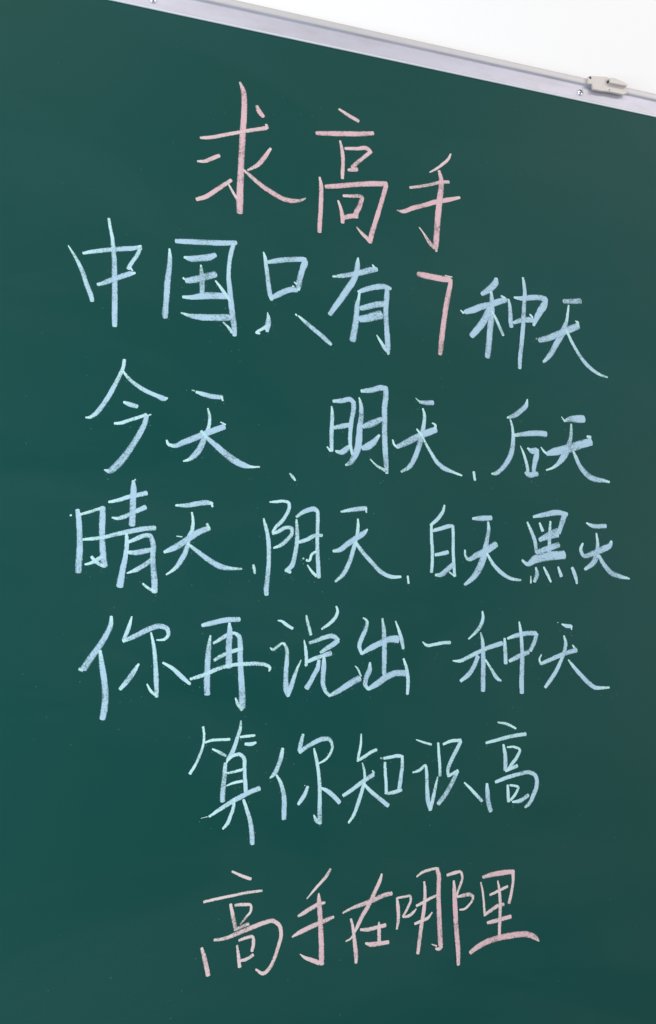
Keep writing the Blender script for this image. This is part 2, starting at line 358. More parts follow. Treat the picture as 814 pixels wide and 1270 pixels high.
# ------------------------------------------------------------------ handwriting
# handwriting, one entry per character: strokes as x,z,width in millimetres on the board
WRITING = {
'qiu': ('P', """204.8,2203.1,3.0 209.4,2192.2,6.8 211.3,2175.1,7.6 211.0,2153.4,8.0 210.0,2131.6,8.4 209.3,2110.0,8.3 208.5,2088.5,8.3 208.0,2067.3,8.7 207.5,2046.1,9.0 207.4,2029.3,9.4 207.6,2015.8,8.1
153.9,2112.4,4.1 167.9,2115.7,5.3 183.6,2121.9,5.4 199.4,2128.1,5.0 215.4,2134.1,5.5 229.5,2139.0,5.5 241.7,2143.3,5.9
241.6,2148.5,3.8 243.1,2143.4,5.1
228.4,2173.2,4.3 231.2,2166.5,6.8 237.4,2159.0,6.0
150.8,2078.6,2.8 159.9,2080.3,4.9 170.5,2086.4,5.7 179.2,2091.8,5.3
150.9,2025.3,5.2 162.0,2030.6,6.0 175.4,2041.8,6.1 186.9,2052.1,5.7 195.6,2059.9,4.9
192.4,2053.0,2.5 197.3,2044.4,3.3 203.4,2035.0,4.1
248.1,2114.6,3.4 240.1,2100.7,6.3 230.2,2087.1,5.8 217.2,2077.4,2.9
211.8,2076.8,3.7 220.3,2070.5,5.0 234.5,2060.2,6.2 250.8,2051.2,7.1 265.1,2045.1,7.1 279.5,2044.3,6.3 289.8,2046.6,4.2 297.0,2050.8,2.1"""),
'gao': ('P', """344.7,2191.8,3.4 358.1,2185.4,5.4 373.4,2179.3,5.4
312.1,2149.3,6.0 334.0,2152.9,7.5 358.0,2157.1,7.6 380.4,2161.4,7.3 395.1,2165.0,5.8
346.1,2144.2,3.0 349.0,2131.1,5.3 350.4,2116.2,5.3 349.5,2097.2,5.2 349.3,2088.7,4.5
353.3,2134.1,4.5 370.9,2137.0,5.3 385.9,2139.8,6.5 390.5,2136.4,5.8
391.5,2136.6,5.4 380.2,2125.3,5.3 370.8,2116.0,5.7 363.3,2107.5,5.7
357.8,2102.4,4.1 365.2,2104.6,6.8 370.7,2106.2,6.8
316.6,2084.9,3.0 318.5,2075.0,5.5 318.8,2054.7,6.2 318.1,2036.1,6.2 317.0,2017.7,6.5 316.5,2005.2,5.8
325.2,2072.4,6.3 343.0,2076.4,7.4 370.6,2083.5,7.5 393.0,2088.4,8.0 414.1,2091.6,7.7
413.3,2089.2,6.9 407.8,2069.3,6.8 402.0,2049.5,6.8 396.2,2029.9,6.8 390.8,2012.3,7.5 388.5,2000.9,6.3
369.3,2020.6,1.5 375.7,2013.8,4.1 384.9,2005.9,6.0 388.5,2002.7,6.0
343.0,2054.9,3.0 346.6,2044.4,4.8 349.3,2030.0,6.3 349.3,2023.6,5.2
350.3,2063.2,4.1 363.1,2064.8,5.2 376.0,2066.0,5.6 378.8,2064.6,5.6
377.9,2064.4,6.4 373.2,2050.5,7.1 368.5,2038.6,7.4 369.4,2034.1,5.6
352.0,2031.4,6.6 359.3,2034.4,7.4 367.6,2036.6,7.4"""),
'shou': ('P', """513.7,2155.5,2.2 509.6,2146.7,4.1 500.0,2136.6,4.1 489.0,2127.0,3.4 480.0,2120.8,2.2
449.2,2092.2,3.9 464.0,2096.5,4.6 480.9,2102.3,4.9 494.8,2107.7,5.3 509.5,2111.2,5.3
429.0,2054.9,1.5 436.4,2054.3,5.1 451.4,2061.2,6.6 474.2,2070.8,7.0 489.5,2077.5,7.4 508.1,2083.6,6.8 526.1,2089.9,4.0
494.4,2125.6,4.7 497.2,2115.5,6.5 497.4,2101.8,8.3 495.1,2086.3,8.9 493.2,2070.9,9.2 491.3,2055.6,9.2 489.9,2040.4,8.8 488.4,2025.3,8.8 487.3,2010.4,7.8 487.6,2002.3,3.6
462.2,2034.7,1.5 468.1,2027.5,2.4 473.2,2020.1,4.5 479.1,2012.1,6.0 485.0,2007.1,5.4"""),
'zhong': ('B', """-4.3,1939.4,1.3 1.8,1930.3,3.0 8.7,1918.6,4.6 14.4,1906.6,5.4 20.2,1890.5,5.9 25.2,1878.5,5.9 26.9,1871.7,5.1
42.3,1982.1,3.6 44.4,1971.1,3.9 47.5,1957.1,4.4 49.4,1942.9,5.5 51.0,1928.8,6.1 51.8,1914.6,6.6 52.8,1894.7,6.8 53.6,1873.6,6.8 54.2,1855.4,6.8 54.7,1842.8,5.9
13.6,1932.0,3.8 26.1,1936.0,5.2 42.9,1940.5,5.8 61.2,1944.6,6.4 74.4,1947.4,5.9 83.0,1951.4,3.1
82.4,1949.1,4.8 77.5,1936.8,5.0 71.2,1925.8,5.0 68.5,1919.0,5.5
70.7,1921.4,2.5 73.5,1917.5,2.5
32.4,1893.5,4.3 41.9,1897.9,6.3 50.9,1903.0,6.6 61.2,1908.4,6.9 70.3,1912.8,6.4 76.9,1914.8,2.8"""),
'guo': ('B', """118.2,1952.9,2.5 119.1,1940.3,5.6 118.2,1922.6,6.8 116.8,1906.6,7.7 116.5,1890.8,7.3 115.9,1876.6,7.0 115.4,1864.0,7.3 115.9,1860.9,6.1
126.0,1964.5,5.9 142.2,1966.1,7.2 165.1,1968.3,7.6 185.1,1970.5,7.7 203.7,1973.6,6.1
200.3,1971.4,5.8 197.0,1957.8,5.8 194.9,1941.2,5.4 194.5,1924.9,5.7 196.3,1909.0,6.7 198.1,1893.1,7.3 200.5,1874.1,7.6 202.9,1858.5,7.2 203.6,1847.4,6.0
137.0,1944.1,3.4 144.3,1943.3,7.2 157.9,1945.7,8.8 168.6,1948.5,9.2 176.9,1953.0,6.3
136.3,1916.3,2.8 138.3,1914.2,1.9
140.2,1912.9,7.1 149.5,1915.4,8.7 163.1,1920.7,9.4 177.5,1926.7,8.8
158.4,1936.5,2.5 159.6,1926.6,5.3 160.5,1912.3,6.9 161.1,1898.0,6.2
136.6,1890.8,4.0 147.1,1891.5,5.9 159.1,1894.6,8.7 174.2,1897.3,9.4 191.1,1898.6,8.5
177.6,1917.8,2.2 184.7,1909.1,4.1 192.6,1898.8,4.7 197.4,1893.0,4.7
134.9,1869.5,2.1 144.7,1867.2,5.2 156.7,1866.6,8.0 174.9,1867.9,9.0 190.1,1869.7,9.4 202.4,1871.5,7.9
188.7,1863.2,2.2 194.9,1857.6,3.4 200.4,1851.0,5.0"""),
'zhi': ('B', """240.1,1966.0,1.6 242.4,1958.3,4.6 243.9,1947.5,5.4 245.8,1934.0,6.0 247.5,1920.6,6.2 249.6,1908.6,6.5 252.0,1901.4,4.8
246.5,1952.7,4.9 256.5,1955.9,7.1 269.9,1959.4,7.4 283.4,1962.0,7.2 295.0,1963.6,6.9
295.7,1965.1,5.6 296.4,1960.3,8.3 293.0,1948.7,8.0 289.7,1935.8,7.7 288.0,1923.1,6.6 288.4,1919.0,2.7
282.0,1929.9,1.9 285.0,1927.5,2.2
249.7,1903.1,4.8 258.3,1908.3,7.6 268.9,1915.1,7.9 279.6,1919.3,7.7 285.7,1919.4,6.9
279.6,1924.1,2.7 281.6,1923.0,2.7
246.3,1883.5,1.3 247.7,1875.8,5.3 247.4,1869.0,7.5 246.2,1862.2,6.7 246.2,1857.5,4.0
248.1,1866.4,5.9 241.6,1861.6,4.5 232.3,1853.9,2.9 236.5,1853.7,2.4
283.9,1885.5,2.4 285.9,1883.7,2.4
287.9,1883.6,2.2 297.4,1876.2,5.5 308.3,1867.9,6.0 319.2,1860.3,6.3 328.8,1852.4,6.0 332.9,1849.1,4.1"""),
'you': ('B', """371.4,1976.6,2.3 370.7,1967.7,6.6 369.2,1956.1,8.0 364.2,1942.7,8.8 355.7,1928.9,9.3 347.2,1915.2,8.7 338.8,1903.0,7.5 331.2,1891.0,6.4
335.4,1944.8,3.1 348.7,1947.7,6.2 362.8,1951.7,7.1 377.0,1956.4,8.0 391.3,1962.0,8.6 398.6,1963.7,6.6
392.1,1969.5,2.0 395.0,1965.3,4.3
373.3,1928.3,3.4 372.2,1919.8,4.0 369.6,1908.2,7.1 368.9,1896.9,7.6 367.4,1884.2,8.4 365.5,1871.5,9.0 363.1,1858.1,9.2
371.4,1927.4,4.3 381.1,1932.2,7.1 394.0,1937.0,7.7 408.4,1940.0,8.1 418.5,1938.4,5.2
413.4,1937.8,7.2 412.3,1924.8,7.8 411.0,1910.5,7.8 410.8,1896.3,7.4 411.8,1882.3,7.4 412.6,1868.4,7.7 413.5,1854.5,7.4 413.8,1844.1,3.4
397.4,1869.5,1.7 403.3,1860.4,4.0 410.3,1850.7,5.7 413.1,1847.5,4.8
374.5,1904.6,7.1 383.8,1907.8,8.0 395.2,1912.1,8.6 408.1,1915.1,8.6
373.0,1889.0,9.3 383.7,1891.7,11.0 393.6,1895.7,12.2 403.7,1899.0,12.9"""),
'seven': ('P', """459.0,1965.3,7.1 466.7,1964.6,8.8 478.7,1963.8,9.3 493.1,1963.1,9.1 507.7,1963.0,8.0
500.5,1968.5,1.9 511.2,1967.4,1.7
508.9,1963.8,5.3 507.5,1954.2,6.7 504.1,1938.5,7.7 500.7,1923.0,7.9 497.9,1906.4,7.8 495.1,1888.8,7.8 492.9,1873.6,8.0 491.5,1862.0,7.7 490.1,1852.2,5.9"""),
'zhong2': ('B', """580.5,1974.9,5.6 579.2,1968.7,9.3 573.5,1961.3,10.2 565.4,1954.3,9.2 556.6,1948.0,6.1
522.8,1920.3,1.2 527.3,1916.5,3.6
529.6,1918.2,6.9 541.2,1922.5,9.4 555.3,1929.1,9.4 569.4,1934.1,9.2 583.7,1940.3,9.2 594.9,1944.6,8.4
587.2,1949.6,3.1 592.6,1946.6,4.6
571.6,1952.8,4.6 572.0,1940.3,7.1 571.5,1925.5,9.2 570.0,1912.0,9.8 567.9,1897.1,9.1 566.2,1882.3,9.1 564.2,1867.6,9.0 562.3,1855.8,8.4
567.7,1927.9,9.2 562.6,1915.6,10.7 554.5,1902.9,10.6 546.5,1893.2,9.9 538.6,1883.9,8.4
571.5,1924.0,3.1 576.6,1915.8,4.3 582.5,1903.2,4.9 588.3,1890.6,4.6
598.5,1945.8,3.4 600.2,1936.4,5.6 600.8,1924.6,6.8 600.9,1912.7,7.1 601.7,1904.7,7.1
607.8,1949.5,3.4 615.8,1949.1,5.9 628.7,1951.1,8.2 641.7,1953.8,8.5 653.1,1954.2,8.9 659.6,1953.5,7.9
659.6,1954.3,7.3 655.8,1943.2,11.1 648.9,1933.3,10.4 643.6,1923.7,8.8 637.5,1911.0,4.4
605.6,1911.0,5.6 614.4,1915.0,7.1 624.1,1917.7,8.7 637.0,1919.2,8.5
632.2,1926.8,3.1 636.4,1922.8,3.8
623.1,1981.3,3.8 624.6,1969.4,6.0 625.1,1957.4,6.3 623.5,1942.2,6.6 622.1,1927.1,6.9 620.6,1909.1,6.8 618.3,1891.0,6.8 615.7,1873.1,6.8 613.5,1858.2,6.7 612.5,1844.2,5.5"""),
'tian1': ('B', """689.3,1954.0,7.1 703.0,1955.7,7.8 718.1,1958.2,8.8
697.3,1948.9,3.2 695.4,1936.8,4.2 692.8,1924.3,5.4 688.4,1913.3,8.0 682.1,1900.5,9.8 673.2,1886.0,8.8 664.4,1871.7,7.8 657.6,1863.6,6.5 651.2,1857.8,4.0
641.1,1891.8,2.5 642.0,1891.6,2.5
645.8,1889.8,7.8 657.3,1893.3,9.1 670.5,1898.9,9.8 683.9,1905.2,10.5 697.4,1912.0,10.5 711.9,1919.0,10.3
707.3,1925.7,1.9 711.0,1924.2,4.5 711.1,1918.9,5.8
691.6,1910.6,3.2 696.0,1900.6,4.5 702.8,1887.8,5.1 712.0,1873.7,5.7 723.0,1861.3,6.4 735.8,1852.1,5.4 747.3,1847.2,4.2 757.3,1845.2,2.6"""),
'jin': ('B', """67.8,1801.3,4.5 67.1,1793.1,4.5 63.7,1782.7,4.7 57.5,1767.7,5.6 51.3,1754.3,5.8 43.8,1740.8,5.8 36.3,1730.3,5.5 29.9,1725.6,3.8 25.3,1725.2,1.6
66.5,1787.3,2.5 73.3,1778.5,4.2 83.2,1770.8,5.1 95.7,1764.0,5.4 108.3,1759.4,5.4 118.0,1756.6,6.2 121.5,1757.6,2.3
69.0,1748.0,3.3 75.9,1745.7,5.8 85.4,1743.7,5.0
59.0,1720.4,3.0 65.9,1721.4,3.9 76.6,1725.8,4.4 87.2,1730.2,4.2 96.7,1734.6,4.5
102.1,1735.0,1.4 99.4,1734.1,2.2
97.0,1733.2,5.3 95.0,1723.7,6.4 89.3,1710.5,6.9 81.6,1695.7,7.2 72.8,1681.1,8.2 62.6,1667.8,8.4 55.5,1661.8,6.5 49.3,1662.5,1.6"""),
'tian2': ('B', """151.2,1770.6,1.3 154.8,1769.7,1.3
156.4,1768.5,3.3 165.8,1766.4,5.9 177.2,1764.6,6.3 189.4,1764.5,5.6
187.7,1766.4,3.3 190.3,1760.2,2.3
171.4,1748.6,2.0 173.7,1740.2,3.9 173.9,1730.3,4.2 171.7,1720.2,5.2 167.9,1710.1,7.1 162.6,1696.6,7.7 155.7,1687.2,7.1 149.5,1681.9,4.2 142.7,1679.4,1.9
121.7,1704.2,2.5 123.9,1699.5,3.8 130.2,1697.9,5.1 143.4,1703.4,7.4 159.1,1711.0,8.1 174.9,1718.8,7.8 192.6,1726.8,7.2
187.9,1732.2,2.0 194.2,1729.4,2.3
163.7,1718.8,3.9 171.9,1710.4,5.5 183.4,1701.3,7.2 196.5,1690.8,8.5 209.7,1682.6,8.8 219.6,1678.8,6.9 227.8,1677.7,3.6 238.5,1678.3,2.0"""),
'comma1': ('B', """277.7,1672.3,2.2 281.4,1668.4,4.0 285.1,1663.7,2.5"""),
'ming': ('B', """333.8,1765.1,2.6 334.5,1753.6,4.9 333.8,1738.7,5.3 333.4,1722.0,5.6 333.7,1705.4,4.8
327.5,1710.5,2.2 332.2,1705.3,3.7
335.7,1772.4,4.2 347.5,1773.8,6.5 359.1,1776.7,6.5 363.9,1773.9,5.7
363.9,1773.9,6.9 363.9,1763.6,6.5 360.9,1748.3,6.1 359.3,1733.2,5.7 358.9,1718.3,5.3 361.7,1702.7,3.4
336.4,1736.6,4.9 347.5,1739.4,6.8 359.3,1742.5,6.1
338.8,1705.7,3.0 345.5,1704.4,6.4 355.0,1710.6,6.8 358.8,1714.5,3.8
371.7,1780.3,1.9 374.2,1770.1,5.4 374.5,1756.9,6.9 372.4,1739.8,8.0 371.4,1726.6,9.1 369.4,1711.6,9.5 364.5,1700.1,8.3 358.7,1691.4,6.4 352.6,1687.9,3.0
374.7,1789.5,4.6 388.4,1791.9,7.4 404.2,1796.6,7.8 410.1,1796.2,7.1
409.2,1798.0,7.1 409.6,1786.5,7.8 407.5,1771.1,7.8 407.3,1752.0,7.8 407.1,1733.1,7.7 407.6,1714.3,7.7 408.6,1695.6,7.3 409.8,1680.7,4.6
386.6,1697.9,1.9 395.3,1690.1,3.0 406.9,1684.3,4.6
376.3,1741.1,6.1 388.0,1745.7,9.6 402.8,1753.5,6.6
375.7,1712.0,6.5 381.9,1714.3,9.5 391.7,1721.6,8.4 399.6,1731.6,3.1"""),
'tian3': ('B', """452.4,1787.1,1.0 458.4,1782.3,2.4
458.4,1782.0,4.1 468.0,1781.8,6.5 478.2,1782.7,6.9
462.9,1773.1,2.7 465.1,1764.6,4.4 464.3,1753.0,5.4 462.0,1741.3,6.1 459.7,1731.3,7.4 455.5,1717.9,7.4 449.3,1702.8,7.0 441.4,1691.0,6.0 430.2,1683.9,3.0
418.6,1726.6,2.3 420.6,1720.3,3.0 425.6,1716.1,3.3
424.8,1717.3,5.6 437.6,1723.9,8.4 451.5,1731.5,9.1 465.4,1738.3,9.5 481.6,1745.3,8.5
476.2,1753.9,2.0 480.5,1751.8,3.8 480.4,1746.0,4.1
453.4,1743.9,2.4 459.3,1737.0,3.7 465.2,1726.8,3.7 473.6,1712.6,4.7 483.8,1698.6,6.1 492.4,1692.6,6.8 504.5,1688.4,4.4 518.6,1684.1,2.4"""),
'comma2': ('B', """536.5,1690.4,4.1 538.0,1679.0,3.8"""),
'hou': ('B', """623.4,1800.2,2.2 620.9,1791.2,6.3 611.4,1782.0,7.6 601.3,1774.7,7.0 590.6,1770.7,3.0
595.2,1769.1,2.4 597.6,1760.3,3.8 598.7,1750.2,4.6 598.6,1740.0,5.9 597.5,1729.7,7.2 593.5,1716.8,7.7 586.2,1705.0,7.1 577.6,1695.6,6.3 569.2,1690.1,5.2 563.5,1689.5,2.1
600.2,1746.2,4.6 612.9,1748.7,6.5 628.5,1751.2,8.1 642.7,1752.3,8.5 651.2,1751.6,8.5
609.4,1731.9,1.3 613.3,1723.2,3.5 617.0,1712.0,4.6 619.4,1700.8,5.1 620.3,1690.7,4.5
620.5,1729.5,2.2 626.0,1726.0,7.6 634.5,1726.6,9.5
636.0,1728.6,5.4 634.2,1719.6,8.4 630.9,1707.9,7.5 629.3,1697.6,6.7 630.2,1691.3,6.4
615.6,1694.2,4.0 620.4,1691.4,7.5 628.8,1692.5,8.0 634.8,1693.5,6.7"""),
'tian4': ('B', """677.4,1779.0,1.4 681.5,1774.1,2.5
681.2,1773.4,3.3 691.9,1776.9,8.4 700.7,1777.9,11.2 708.1,1778.4,11.8 714.3,1779.0,10.7
692.7,1769.7,3.3 692.1,1758.6,5.0 690.4,1748.0,6.1 686.3,1737.3,7.7 682.1,1726.6,9.1 675.9,1718.5,9.1 668.4,1710.2,6.0 659.5,1703.9,3.8 649.0,1699.8,2.2
642.2,1732.2,1.9 647.0,1726.1,3.3 651.8,1723.3,4.1
651.1,1723.2,5.4 663.4,1727.3,10.9 676.5,1730.4,12.4 691.2,1735.0,12.7 706.1,1740.6,12.0 724.1,1745.9,11.2
717.8,1753.3,3.4 723.7,1752.4,5.1
693.9,1730.0,3.3 697.8,1721.2,5.8 703.1,1709.9,6.6 711.3,1700.1,8.3 719.8,1694.1,8.9 731.3,1690.9,7.8 740.2,1690.4,5.6 751.2,1688.8,3.4"""),
'qing': ('B', """20.8,1613.1,5.1 22.8,1601.8,6.2 24.2,1588.1,6.5 25.1,1574.5,6.8 25.3,1562.4,7.4 25.0,1550.4,7.6 24.9,1540.2,7.0
12.9,1605.9,2.1 14.3,1606.7,2.1
24.0,1607.9,3.0 35.2,1611.5,3.6 45.3,1615.4,3.9 50.5,1616.1,3.6
49.4,1617.6,6.6 49.6,1604.5,7.2 49.6,1590.7,6.9 50.6,1575.5,6.9 52.2,1560.3,7.2 54.2,1547.5,7.1
28.6,1578.4,3.0 38.0,1579.6,4.2 51.1,1581.6,4.5 65.7,1586.0,5.1 80.5,1589.7,6.1 95.4,1593.4,6.1 111.3,1595.6,5.9
32.0,1549.1,2.4 40.6,1552.1,4.1 50.5,1558.7,5.1
38.9,1558.4,3.6 44.2,1552.5,4.2 52.4,1548.2,3.9
56.1,1624.1,3.0 67.2,1627.0,4.6 79.0,1631.6,5.2 91.0,1634.9,5.6 100.0,1637.4,5.9
60.5,1605.8,2.1 65.0,1604.9,3.6 73.9,1607.2,5.2 85.7,1613.2,5.5 99.1,1620.1,6.2
83.6,1651.4,3.7 84.3,1643.6,6.8 84.0,1626.3,7.4 84.3,1610.8,7.7 84.0,1597.5,7.6
85.5,1653.1,2.2 86.6,1652.2,1.5
77.9,1587.2,3.6 78.7,1576.5,5.1 77.8,1561.1,5.7 75.3,1545.8,6.9 73.6,1533.6,7.8 72.4,1524.5,8.4
80.9,1577.3,3.9 89.8,1581.5,5.2 98.7,1585.7,5.5 106.2,1586.0,5.8
106.2,1586.0,5.5 109.6,1574.5,6.7 109.4,1559.1,6.4 110.9,1543.7,7.0 112.6,1528.4,7.6 112.9,1518.5,6.7
98.8,1528.4,2.4 106.8,1522.2,3.6 112.9,1520.0,3.6
79.9,1565.0,3.9 90.3,1564.9,6.4 102.3,1567.8,6.4 108.3,1569.1,4.6
80.0,1540.1,1.5 91.0,1544.7,5.4 99.8,1550.3,5.8 108.7,1557.5,5.5"""),
'tian5': ('B', """134.8,1624.1,2.4 147.9,1624.7,5.4 161.4,1627.6,6.2 175.0,1629.5,5.8 180.1,1628.6,3.1
178.0,1630.2,3.4 180.2,1624.6,2.4
154.9,1616.5,2.4 156.5,1606.0,3.7 155.4,1594.0,4.7 151.9,1585.4,5.7 150.0,1573.5,5.7 144.6,1559.8,6.4 136.6,1547.9,4.7 126.1,1539.6,2.0
122.8,1566.7,3.6 134.3,1572.1,7.3 149.0,1581.9,7.7 162.2,1591.7,7.5 176.5,1598.3,6.8
173.5,1603.3,3.4 176.5,1597.4,3.4
137.2,1586.5,1.3 143.9,1585.9,1.7
150.8,1577.7,3.4 162.8,1568.8,5.4 176.5,1559.1,6.4 192.0,1551.1,7.1 204.0,1549.4,4.8 217.8,1549.1,2.1"""),
'comma3': ('B', """232.1,1554.5,3.2 233.4,1549.4,4.0 234.1,1543.9,2.5"""),
'yin': ('B', """244.3,1612.9,2.5 246.9,1604.2,4.5 249.9,1591.9,5.0 251.5,1577.1,5.5 251.7,1562.2,5.5 251.0,1547.4,5.7 249.9,1535.1,6.0 248.8,1522.8,6.2 249.4,1518.0,5.4
251.9,1634.2,2.0 260.9,1635.1,3.6 271.2,1636.2,3.6 276.3,1634.6,4.1 277.4,1629.6,4.4 273.9,1619.3,4.6 267.5,1610.2,4.8 259.9,1602.3,4.3 256.2,1595.9,3.5
256.2,1594.0,3.3 263.8,1597.5,4.8 274.0,1602.9,4.8 280.5,1601.9,5.1 281.1,1595.6,4.8 275.4,1587.9,5.1 266.5,1580.1,4.8 257.6,1576.3,2.5
286.8,1613.5,2.6 287.5,1603.5,4.6 288.0,1590.9,5.4 286.8,1578.3,5.6 284.6,1565.7,5.8 280.8,1554.4,6.1 273.2,1548.0,4.5
277.0,1548.1,6.3 279.6,1546.3,3.8
286.8,1616.7,3.6 294.6,1622.8,5.4 303.7,1627.0,6.2 311.6,1627.7,6.0 314.9,1625.0,4.7
314.9,1625.0,4.9 314.9,1612.3,4.9 314.6,1599.5,4.9 314.3,1586.8,4.9 314.6,1574.2,5.4 315.4,1559.2,5.6 316.4,1541.0,5.6
289.6,1584.7,4.3 300.0,1588.2,5.1 310.4,1593.7,5.2 320.9,1594.7,3.9
295.5,1564.8,2.3 296.8,1563.9,2.0
300.1,1562.5,3.6 303.3,1561.9,3.3 307.2,1570.2,3.6 312.4,1573.5,3.3
301.6,1556.3,1.8 306.6,1548.9,3.3 313.1,1542.8,4.3"""),
'tian6': ('B', """346.0,1626.3,2.5 356.4,1628.8,4.8 367.8,1630.9,6.1 380.9,1632.6,5.8
380.1,1632.3,3.5 380.9,1626.9,2.6
369.1,1618.1,2.5 369.3,1608.5,4.1 367.6,1596.0,4.7 365.2,1586.7,5.4 361.1,1572.7,5.7 355.4,1557.3,5.9 348.1,1545.0,5.6 338.3,1536.4,2.8
335.5,1575.2,3.7 343.4,1576.7,5.9 354.7,1584.8,7.2 367.6,1593.7,7.3 377.4,1600.3,6.4 382.0,1605.1,2.2
365.6,1587.5,4.4 375.6,1574.8,5.4 388.5,1561.3,5.7 401.5,1549.4,6.0 414.6,1544.4,5.1 427.8,1544.7,3.2"""),
'comma4': ('B', """437.5,1546.0,2.9 438.3,1536.4,3.2"""),
'bai': ('B', """492.1,1642.1,3.0 490.0,1634.8,4.5 481.9,1623.6,5.2 471.1,1614.1,4.1
472.4,1614.2,3.7 472.1,1598.1,4.5 472.9,1580.3,4.8 472.6,1566.1,4.4 471.2,1552.0,4.8
471.5,1606.1,4.5 485.5,1610.3,5.2 501.2,1614.5,4.9 503.6,1614.6,4.1
503.6,1614.6,4.5 503.6,1599.3,4.5 503.1,1581.4,4.5 503.5,1565.3,4.5 504.4,1547.6,4.5
477.0,1574.8,4.4 486.7,1576.9,5.2 495.5,1579.3,5.6
476.5,1548.3,3.3 484.2,1548.8,6.3 494.0,1556.1,6.7 503.9,1563.5,6.7
496.8,1552.7,2.2 504.4,1547.2,2.6"""),
'tian7': ('B', """533.1,1625.9,3.8 545.1,1626.8,7.3 561.3,1628.1,6.6
556.0,1622.4,3.1 556.7,1612.3,5.4 553.9,1599.4,6.1 550.8,1584.8,8.4 547.5,1573.8,9.5 541.1,1559.2,9.5 531.8,1546.5,7.5 518.8,1536.4,4.1
520.4,1582.8,2.6 520.8,1575.7,3.4 523.6,1571.3,4.5 537.6,1576.2,8.3 551.8,1583.0,9.5 567.2,1592.6,8.9
552.7,1579.4,3.4 563.2,1563.5,5.3 574.9,1553.0,5.7 588.8,1546.1,5.0 603.0,1544.6,2.7"""),
'hei': ('B', """626.0,1632.6,4.1 645.4,1636.9,7.4 665.1,1640.4,7.9 679.7,1638.5,6.1
676.0,1638.8,8.4 670.5,1625.5,7.9 664.9,1611.2,6.0
616.1,1624.8,2.7 621.6,1612.7,5.0 626.9,1598.0,5.9 628.7,1583.2,5.4
635.2,1624.4,3.2 639.6,1613.4,5.0
652.3,1627.3,3.2 650.3,1609.6,5.0 648.3,1581.7,5.9
634.2,1600.4,6.4 651.5,1609.6,8.7 663.8,1614.4,9.2
634.2,1601.5,5.9 648.8,1605.2,6.9 663.5,1608.4,6.0
628.2,1583.2,5.9 645.7,1589.1,8.2 664.1,1595.1,7.8
605.7,1571.9,3.6 612.6,1566.8,5.8 625.9,1573.6,11.3 647.6,1578.5,12.3 672.0,1581.4,11.9
626.6,1562.4,3.1 627.9,1553.6,6.3 623.4,1543.0,5.4
618.3,1550.2,2.2 617.9,1540.8,2.7
638.6,1563.4,2.7 643.7,1554.0,4.5 648.9,1543.2,3.2
661.4,1564.0,3.6 665.7,1551.4,5.5
683.3,1563.6,5.1 687.7,1553.0,6.0 690.0,1542.0,3.7"""),
'tian8': ('B', """710.1,1627.7,2.3 718.7,1624.3,5.7 741.9,1624.6,6.2
725.6,1613.7,2.8 726.8,1599.5,5.2 725.3,1586.4,8.4 719.6,1573.2,8.4 704.1,1562.0,4.6
702.9,1598.6,2.8 698.9,1589.9,5.1 702.7,1581.3,6.0 719.0,1585.1,7.9 737.0,1592.3,9.0 747.4,1598.1,7.1 749.8,1603.6,3.3
727.6,1582.2,5.2 735.6,1569.4,6.6 747.5,1557.8,8.0 759.9,1553.8,6.6 776.3,1550.9,2.4"""),
'ni1': ('B', """64.1,1489.5,3.3 63.9,1480.0,5.4 57.8,1465.3,6.5 50.3,1452.6,7.2 42.0,1440.0,7.8 35.5,1429.3,7.8
30.6,1429.3,3.5 34.7,1427.9,4.2
53.1,1449.9,3.6 55.5,1434.6,6.1 58.9,1416.6,6.8 61.0,1398.7,7.5 60.2,1382.7,7.4 58.8,1373.0,6.7
87.6,1489.4,1.8 84.4,1476.5,4.7 79.0,1461.8,4.4
78.6,1460.9,4.0 92.9,1467.3,5.9 107.3,1474.8,6.3 120.1,1478.6,6.3 128.5,1475.9,5.6 130.6,1468.4,4.5 126.1,1463.4,3.3 116.9,1462.3,1.5
110.2,1471.1,2.2 113.8,1456.4,4.4 116.2,1438.0,5.1 117.9,1417.9,5.9 119.2,1396.9,4.4
107.5,1411.6,1.8 112.3,1403.4,3.3 119.8,1397.8,3.6
97.3,1434.8,2.5 91.6,1425.3,5.8 85.6,1416.4,6.1 77.0,1406.0,4.3
125.1,1436.1,2.6 136.3,1429.6,4.4 147.8,1419.4,5.2 157.7,1411.0,3.7"""),
'zai': ('B', """170.4,1480.0,4.3 179.7,1482.2,6.0 191.2,1485.1,6.0 202.8,1487.1,6.1 215.9,1487.5,6.1
180.7,1468.0,2.3 179.5,1457.4,5.1 178.4,1443.4,6.8 178.0,1429.4,7.1 177.7,1415.4,7.6 178.4,1398.8,7.0
184.5,1458.8,3.1 193.1,1463.8,4.6 203.1,1469.5,4.9 208.9,1471.0,3.8 214.8,1468.2,5.5 217.2,1457.5,6.4 217.4,1443.3,6.6 218.3,1429.1,6.9 219.3,1415.0,7.4 220.6,1398.2,8.0 220.8,1382.8,8.0
185.7,1438.4,3.4 193.5,1443.3,4.6 203.5,1447.6,4.6 219.4,1452.5,4.9
203.6,1483.1,3.2 204.2,1471.7,7.2 203.3,1457.5,7.5 203.6,1443.3,8.0 203.8,1430.6,8.6
157.8,1417.0,3.3 168.3,1419.7,4.5 179.5,1423.8,4.5 192.3,1429.3,4.8 206.7,1432.7,4.6 224.1,1434.1,4.9 238.8,1434.4,4.9 249.2,1432.9,4.4 254.4,1429.6,3.8 253.7,1425.4,2.3
212.4,1394.1,2.0 215.4,1387.1,4.3 220.6,1380.0,4.3"""),
